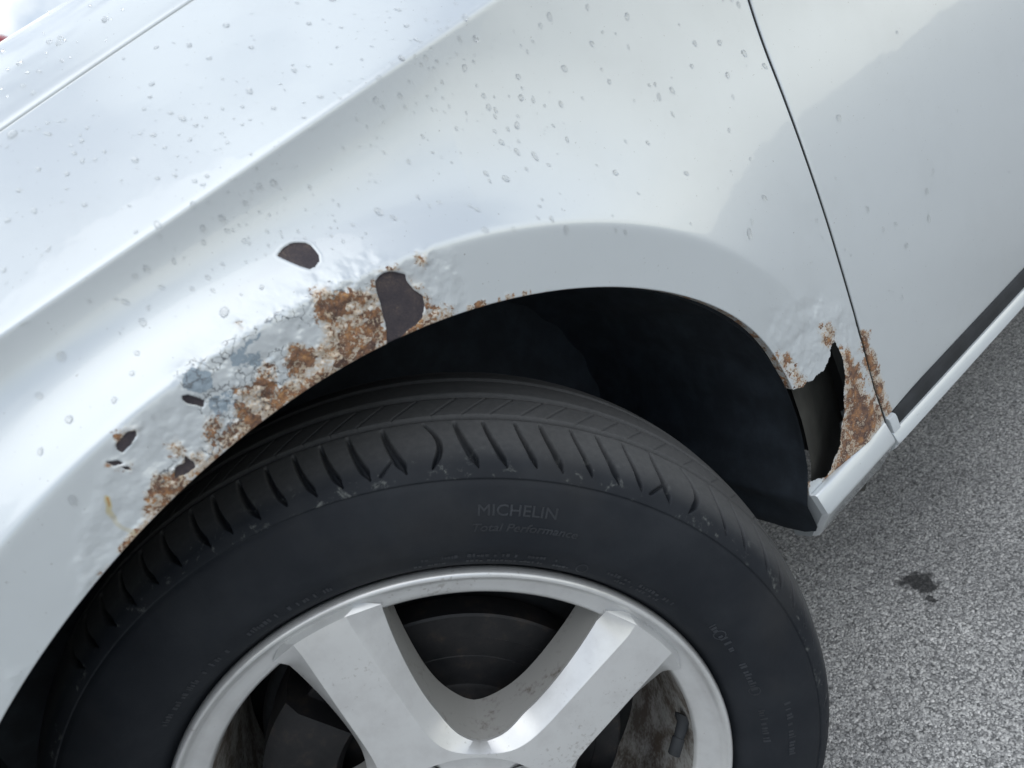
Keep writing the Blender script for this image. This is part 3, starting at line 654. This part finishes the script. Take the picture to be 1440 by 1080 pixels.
def rim():
    prof = [(.2120, .0120), (.2162, .0085), (.2172, .0040), (.2168, .0004), (.2158, -.0016), (.2142, -.0024), (.2126, -.0018), (.2112, .0002), (.2096, .0030), (.2070, .0058), (.2035, .0075), (.1990, .0085), (.1940, .0100), (.1915, .0122), (.1902, .0160)]
    v, f = lathe(prof, 220); o = mesh('rim', v, f, M['alloy']); o['label'] = 'silver alloy rim flange'; wobj(o)
    prof = [(.1902, .0160), (.1895, .022), (.1880, .040), (.1850, .075), (.1840, .110), (.1860, .150), (.2000, .165), (.2060, .166)]
    v, f = lathe(prof, 120); o = mesh('rim_barrel', v, f, M['alloyd']); o['label'] = 'brake-dust stained inside of the rim'; wobj(o)
    # star of five spokes
    kV = [(.2030, 5.77), (.190, 6.16), (.175, 6.70), (.150, 7.82), (.125, 9.39), (.108, 10.95), (.095, 13.2), (.086, 16.8), (.0805, 21.5), (.0772, 28.0), (.0762, 36.0)]
    kW = [(.1990, 12.4), (.189, 11.7), (.175, 11.65), (.150, 12.0), (.125, 13.5), (.107, 16.0), (.0955, 19.6), (.0880, 23.8), (.0830, 28.0), (.0800, 32.0), (.0790, 36.0)]
    n = 60
    def dense(k): 
        k = np.array(k); s = np.linspace(0, 1, len(k)); q = np.linspace(0, 1, n)
        o = np.stack([np.interp(q, s, k[:, 0]), np.interp(q, s, k[:, 1])], 1)
        for _ in range(12): o[1:-1] = .25 * o[:-2] + .5 * o[1:-1] + .25 * o[2:]
        return o
    dV, dW = dense(kV), dense(kW); nt = 8
    tipV = [(.2030, a) for a in np.linspace(0, 5.77, nt, endpoint=False)]; tipW = [(.2062, a) for a in np.linspace(0, 9.6, nt, endpoint=False)]
    half = np.r_[np.array(tipV), dV]; halfW = np.r_[np.array(tipW), dW]; nh = len(half)
    fade = np.r_[np.full(nt, .0), np.linspace(0, 1, 8), np.ones(n - 8)]
    ring = []                                                               # (angle, rV, angW, rW, depth)
    for s in range(5):
        c = 19 + 72 * s
        for sgn, rng in ((-1, range(nh - 1, 0, -1)), (1, range(0, nh - 1))):
            for k in rng:
                valley = sstep(.105, .082, np.array(half[k, 0])) 
                dep = .0065 + .0075 * fade[k]; dep = dep * (1 - .45 * float(valley))
                ring.append((c + sgn * half[k, 1], half[k, 0], c + sgn * halfW[k, 1], halfW[k, 0], dep))
    m = len(ring); V, F = [], []; nr = 14; RI = .0735
    for a, rv, aw, rw, dep in ring:
        t = math.radians(a)
        for j in range(nr):
            r = RI + (rv - RI) * j / (nr - 1); yy = face_y(r) + (.0006 if j == nr - 1 else 0)
            V.append((r * math.cos(t), yy, r * math.sin(t)))
        t2 = math.radians(aw); t12 = .5 * (t + t2)
        V.append((rw * math.cos(t2), face_y(rw) + dep, rw * math.sin(t2)))
        V.append((rw * math.cos(t2) * .999, face_y(rw) + dep + .002, rw * math.sin(t2) * .999))
        rb = rw * .985; V.append((rb * math.cos(t2), face_y(rw) + .050, rb * math.sin(t2)))
    F = grid_faces(m, nr + 3, True)[:, ::-1]
    o = mesh('spokes', V, F[:, ::-1] if False else F, M['alloy'], sharp=28); o['label'] = 'five flat bevelled silver spokes'
    o.data.materials.append(M['alloyw'])
    mi = np.zeros(len(o.data.polygons), int); mi[(np.arange(len(mi)) % (nr + 2)) == nr + 1] = 1; o.data.polygons.foreach_set('material_index', mi); wobj(o)
    # sunk hub, bolts and cap
    prof = [(.0735, face_y(.0735)), (.0725, face_y(.0735) + .0012), (.0715, face_y(.0735) + .006), (.070, face_y(.0735) + .0075), (.034, face_y(.03) + .010), (.0325, face_y(.03) + .008), (.0320, face_y(.03) + .004)]
    v, f = lathe(prof, 96); o = mesh('hub_face', v, f, M['alloy'], sharp=40); wobj(o)
    prof = [(.0318, face_y(.03) + .006), (.0316, face_y(.03) - .000), (.030, face_y(.03) - .0025), (.022, face_y(.03) - .0045), (.010, face_y(.03) - .0055), (.0001, face_y(.03) - .0057)]
    v, f = lathe(prof, 64); o = mesh('hub_cap', v, f, M['alloy']); wobj(o)
    for s in range(5):
        a = math.radians(19 + 72 * s); c = (.0595 * math.cos(a), .0595 * math.sin(a)); V, F = [], []
        y0 = face_y(.0595) + .0085
        for rr, y in ((.0125, y0 - .0006), (.0115, y0 - .0012), (.0105, y0 + .006), (.0105, y0 + .009)):
            V += [(c[0] + rr * math.cos(q), y, c[1] + rr * math.sin(q)) for q in np.linspace(0, 2 * math.pi, 24, endpoint=False)]
        F = [tuple(q) for q in grid_faces(4, 24)] + [(i * 24 + 23, i * 24, (i + 1) * 24, (i + 1) * 24 + 23) for i in range(3)]
        k = len(V)
        for y in (y0 + .004, y0 - .003, y0 - .004):
            rr = .0080 if y > y0 - .0035 else .0068
            V += [(c[0] + rr * math.cos(q), y, c[1] + rr * math.sin(q)) for q in np.linspace(0, 2 * math.pi, 6, endpoint=False)]
        F += [(k + r_ * 6 + i, k + r_ * 6 + (i + 1) % 6, k + r_ * 6 + 6 + (i + 1) % 6, k + r_ * 6 + 6 + i) for r_ in range(2) for i in range(6)] + [tuple(k + 12 + i for i in range(6))]
        wobj(mesh('wheel_bolt', V, F, M['iron'], smooth=False))
    # brake behind the spokes
    prof = [(.0001, .028), (.066, .028), (.070, .031), (.072, .050), (.074, .0535), (.080, .0545), (.100, .0548), (.1005, .0555), (.118, .0552), (.1185, .0546), (.138, .0548), (.140, .0560), (.140, .078), (.09, .080)]
    v, f = lathe(prof, 120); o = mesh('brake_disc', v, f, M['iron'], sharp=30); o['label'] = 'dull dark brake disc behind the spokes'; wobj(o)
    prof = [(.075, .085), (.15, .088), (.160, .090), (.165, .098), (.10, .12)]
    v, f = lathe(prof, 80); wobj(mesh('splash_shield', v, f, M['void']))
    # calliper at the front of the disc
    th = np.radians(np.linspace(120, 200, 24)); pr = [(.095, .040), (.100, .034), (.145, .034), (.156, .040), (.158, .060), (.156, .10), (.10, .10)]
    V = np.array([[(r * math.cos(t), y, r * math.sin(t)) for r, y in pr] for t in th]).reshape(-1, 3)
    F = [tuple(q) for q in grid_faces(24, 7)[:, ::-1]] + [tuple(range(7)), tuple(23 * 7 + i for i in range(7))[::-1]]
    wobj(mesh('brake_caliper', V, F, M['iron'], sharp=35))
    # valve
    a = math.radians(-15); d = Vector((math.cos(a), 0, math.sin(a))); base = Vector((.1895 * d.x, .030, .1895 * d.z)); tip = base + Vector((-.018 * d.x - .006, -.016, -.018 * d.z - .020))
    ax = (tip - base).normalized(); u = ax.orthogonal().normalized(); w = ax.cross(u); V, F = [], []
    for tt, rr in ((0, .0085), (.10, .0080), (.2, .0050), (.55, .0044), (.56, .0052), (.97, .0050), (1.0, .0038), (1.0, .0001)):
        V += [tuple(base + ax * (tip - base).length * tt + (u * math.cos(q) + w * math.sin(q)) * rr) for q in np.linspace(0, 2 * math.pi, 16, endpoint=False)]
    F = [tuple(q) for q in grid_faces(8, 16)] + [(i * 16 + 15, i * 16, (i + 1) * 16, (i + 1) * 16 + 15) for i in range(7)]
    o = mesh('valve_stem', V, F, M['strip'], sharp=50); wobj(o)
rim()

# ------------------------------------------------------------------ red van beyond the bonnet
def van():
    d = rays([(13, 34)])[0]; k = 6.5 / d[1]; top = CAM_POS + d * k
    H = top[2] - GROUND + .02; L, Wd = 4.6, 1.8
    van = empty('parked_van', None, (top[0] - L / 2 + .10, top[1] + Wd / 2, GROUND)); tag(van, 'red parked van whose rounded roof end shows behind the wet bonnet', 'van')
    # side outline, nose towards -x
    out = [(-2.25, .30), (-2.30, .55), (-2.22, .88), (-1.95, 1.02), (-1.55, 1.10), (-.95, H - .22), (-.72, H - .06), (-.45, H), (1.9, H), (2.12, H - .04), (2.24, H - .16), (2.30, H - .5), (2.30, .45), (2.26, .30)]
    P = np.array(out); n = len(P); V = []; ys = [(-Wd / 2 + .12, .90), (-Wd / 2 + .03, .97), (-Wd / 2, 1), (Wd / 2, 1), (Wd / 2 - .03, .97), (Wd / 2 - .12, .90)]
    c = P.mean(0)
    V = []
    for y, s in [(-Wd / 2 + .0, .955), (-Wd / 2 + .025, .985), (-Wd / 2 + .07, 1), (Wd / 2 - .07, 1), (Wd / 2 - .025, .985), (Wd / 2, .955)]:
        V += [(c[0] + (p[0] - c[0]) * s, y, c[1] + (p[1] - c[1]) * s) for p in P]
    F = [tuple(q) for q in grid_faces(6, n)] + [(i * n + n - 1, i * n, (i + 1) * n, (i + 1) * n + n - 1) for i in range(5)] + [tuple(range(n)), tuple(5 * n + k for k in range(n))[::-1]]
    mesh('body', V, F, M['red'], van, True, None, 30)
    for x0, x1, x2, x3 in ((-1.25, -.35, -.35, -.78), (-.22, .75, .75, -.22), (.9, 2.0, 1.95, .9)):
        for y in (-Wd / 2 - .006, Wd / 2 + .006):
            v = [(x0, y, 1.18), (x1, y, 1.18), (x2, y, H - .28), (x3, y, H - .28)]; v += [(a, b * .99, z) for a, b, z in v]
            mesh('window', v, [(0, 1, 2, 3), (7, 6, 5, 4), (0, 4, 5, 1), (1, 5, 6, 2), (2, 6, 7, 3), (3, 7, 4, 0)], M['glass'], van, False)
    for x in (-1.45, 1.45):
        for y in (-Wd / 2 + .08, Wd / 2 - .08):
            v, f = lathe([(.0001, -.09), (.19, -.095), (.20, -.11), (.28, -.115), (.32, -.09), (.325, 0), (.32, .09), (.28, .115), (.20, .11), (.0001, .09)], 40)
            o = mesh('wheel', v, f, M['tyre'], van, True, None, 40); o.location = (x, y, .325)
van()

# ------------------------------------------------------------------ rain
def drop_mesh(name, seed):
    rng = np.random.RandomState(seed); n, m = 14, 5; V = [(0, 0, .46)]; w = 1 + .10 * rng.randn(3)
    for i in range(1, m + 1):
        a = i / m
        for k in range(n):
            t = 2 * math.pi * k / n; q = 1 + .08 * w[0] * math.cos(t + seed) + .07 * w[1] * math.cos(2 * t + 2 * seed) + .03 * math.cos(3 * t + seed)
            V.append((math.sin(a * math.pi / 2) ** .9 * q * math.cos(t), math.sin(a * math.pi / 2) ** .9 * q * math.sin(t) * .86, .46 * math.cos(a * math.pi / 2) ** .95 if i < m else -.22))
    F = [(0, 1 + k, 1 + (k + 1) % n) for k in range(n)] + [(1 + (i - 1) * n + k, 1 + i * n + k, 1 + i * n + (k + 1) % n, 1 + (i - 1) * n + (k + 1) % n) for i in range(1, m) for k in range(n)] + [tuple(1 + (m - 1) * n + k for k in range(n))[::-1]]
    me = bpy.data.meshes.new(name); me.from_pydata(V, [], F); me.materials.append(M['water']); me.polygons.foreach_set('use_smooth', [True] * len(me.polygons)); me.update(); return me
BIG = [(18, 189, 8), (318, 36, 5.5), (68, 189, 4.5), (147, 28, 5), (294, 82, 5), (257, 167, 6), (275, 176, 4.5), (216, 190, 5), (190, 225, 6), (82, 61, 5), (85, 53, 4.5), (351, 128, 6), (385, 152, 5), (450, 136, 5), (385, 257, 6.5), (365, 263, 6), (345, 285, 5.5), (286, 322, 6), (313, 307, 6),
       (222, 317, 6.5), (224, 332, 4), (119, 288, 4.5), (116, 226, 4), (11, 310, 5), (654, 24, 6), (572, 36, 5), (560, 14, 4), (564, 82, 5), (565, 82, 4.5), (646, 55, 4), (653, 96, 5), (668, 54, 4.5), (760, 36, 4.5), (826, 10, 4), (882, 23, 5), (793, 96, 6), (832, 61, 5), (733, 137, 6), (857, 115, 4.5), (945, 127, 5), (927, 136, 4.5),
       (727, 177, 5.5), (750, 140, 4.5), (789, 147, 5), (712, 252, 6), (752, 219, 6), (727, 213, 5), (533, 298, 7), (554, 306, 5.5), (687, 151, 5), (563, 135, 5), (528, 140, 5.5), (538, 151, 4.5), (672, 295, 5), (588, 277, 4.5), (682, 323, 7), (776, 308, 4.5), (796, 323, 5.5), (866, 243, 6), (1054, 330, 7), (1057, 312, 4.5), (1303, 270, 5), (1259, 315, 4.5), (1274, 345, 5), (1148, 310, 4),
       (87, 501, 7.5), (97, 590, 6.5), (55, 556, 5.5), (186, 525, 5), (193, 497, 4.5), (201, 453, 6), (206, 378, 6), (176, 425, 5), (316, 439, 8), (161, 563, 5), (57, 636, 4.5), (216, 588, 4.5), (102, 703, 7), (126, 423, 4), (245, 368, 4.5), (292, 390, 4.5), (227, 404, 4.5), (5, 380, 4.5), (68, 350, 4.5), (27, 268, 4), (1012, 60, 4.5), (977, 61, 4.5), (973, 93, 4)]
def drops():
    rng = np.random.RandomState(11); prot = [drop_mesh('water_drop', k) for k in range(8)]
    spots = [(x, y, d) for x, y, d in BIG]
    cl = [(rng.uniform(0, 480), rng.uniform(0, 400)) for _ in range(9)] + [(rng.uniform(450, 860), rng.uniform(0, 320)) for _ in range(6)] + [(700, 130), (620, 70), (330, 220), (270, 160), (360, 330), (260, 200)]
    while len(spots) < 560:
        u = rng.rand()
        if u < .55: c = cl[rng.randint(len(cl))]; x, y = c[0] + 60 * rng.randn(), c[1] + 48 * rng.randn()
        elif u < .80: x, y = rng.uniform(0, 640), rng.uniform(0, 480)
        elif u < .93: x, y = rng.uniform(500, 1060), rng.uniform(0, 330)
        else: x, y = rng.uniform(1000, 1430), rng.uniform(0, 440)
        if x < 0 or y < 0 or x > 1440: continue
        if y > 560 - .42 * x and x < 640 and y > 300: continue
        if x < 1000 and y > 330 - max(0, (640 - x)) * -.2 and x > 600: continue
        if any((x - a) ** 2 + (y - b) ** 2 < (1.1 * (d + 3)) ** 2 for a, b, d in spots): continue
        spots.append((x, y, float(np.clip(rng.gamma(4.5, .55), 1.1, 5))))
    ixy = np.array([(a, b) for a, b, _ in spots]); P = on_body(ixy); keep = []
    stuffV, stuffF = [], []
    order = np.argsort([-s[2] for s in spots])
    cnt = 0
    for k in order:
        p = P[k]; d = spots[k][2]
        on_hood = p[2] > hood_z(p[0]) - .002
        if on_hood:
            dr = rays([ixy[k]])[0]; t = .5
            ok = False
            for _ in range(400):
                q = CAM_POS + dr * t; zg = hood_z(q[0]); yg = float(body_y(q[0], zg)); dd = q[1] - yg - .0022
                if dd > 0:
                    zh = zg + .002 + float(hood_rise(dd))
                    if q[2] <= zh: ok = True; break
                t += .002
            if not ok or dd > .22 or dd < .004: continue
            sl = float(hood_rise(dd + .001) - hood_rise(dd)) / .001; p = np.array([q[0], q[1], zh]); nrm = Vector((-_hk[0], -sl, 1)).normalized()
        else:
            if abs(p[0] - float(door_x(p[2]))) < .005 or abs(p[2] - hood_z(p[0])) < .006: continue
            nrm = Vector(body_n(np.array(p[0]), np.array(p[2])))
        if min(float(poly_sd(np.array([ixy[k][0]]), np.array([ixy[k][1]]), Q)[0]) for Q in BARE) < d + 2: continue
        dist = np.linalg.norm(p - CAM_POS); rad = .82 * d * dist / FOC
        down = Vector((0, 0, -1)); tx = (down - nrm * down.dot(nrm)).normalized(); ty = nrm.cross(tx)
        st = 1 + .45 * abs(rng.randn()); Mx = Matrix((tx * rad * min(st, 1.7) * .9, ty * rad * .95, nrm * rad * rng.uniform(.75, 1.05))).transposed().to_4x4()
        ang = rng.uniform(-.5, .5); Mx = Mx @ Matrix.Rotation(ang, 4, 'Z'); Mx.translation = Vector(p)
        me = prot[rng.randint(8)]
        if cnt < 290:
            o = bpy.data.objects.new('water_drop', me); COL.objects.link(o); o.matrix_world = Mx; cnt += 1
            gx, gy = ixy[k]; sz = 'large' if d > 5.6 else ('small' if d > 3.2 else 'tiny')
            if on_hood: where = 'on the bonnet behind its shut line'
            elif p[0] > float(door_x(p[2])): where = 'on the front door behind the shut line'
            elif p[2] > crease_z(p[0]): where = 'on the fender between bonnet gap and crease' + (', front half' if gx < 300 else ', rear half')
            elif gy > 300 and gx < 240: where = 'on the fender ahead of the rusted patch'
            elif gx < 480: where = 'on the fender between crease and dark chip'
            elif gx < 760: where = 'on the fender between crease and wheel arch'
            else: where = 'on the fender just ahead of the door gap'
            tag(o, sz + ' clear raindrop ' + where, 'water drop', sz + ' raindrops ' + where)
        else:
            k0 = len(stuffV); stuffV += [tuple(Mx @ v.co) for v in me.vertices]; stuffF += [tuple(k0 + i for i in f.vertices) for f in me.polygons]
    if stuffV: tag(mesh('fine_water_drops', stuffV, stuffF, M['water']), 'fine spray of tiny raindrops over the silver white panels', 'water drops', None, 'stuff')
drops()
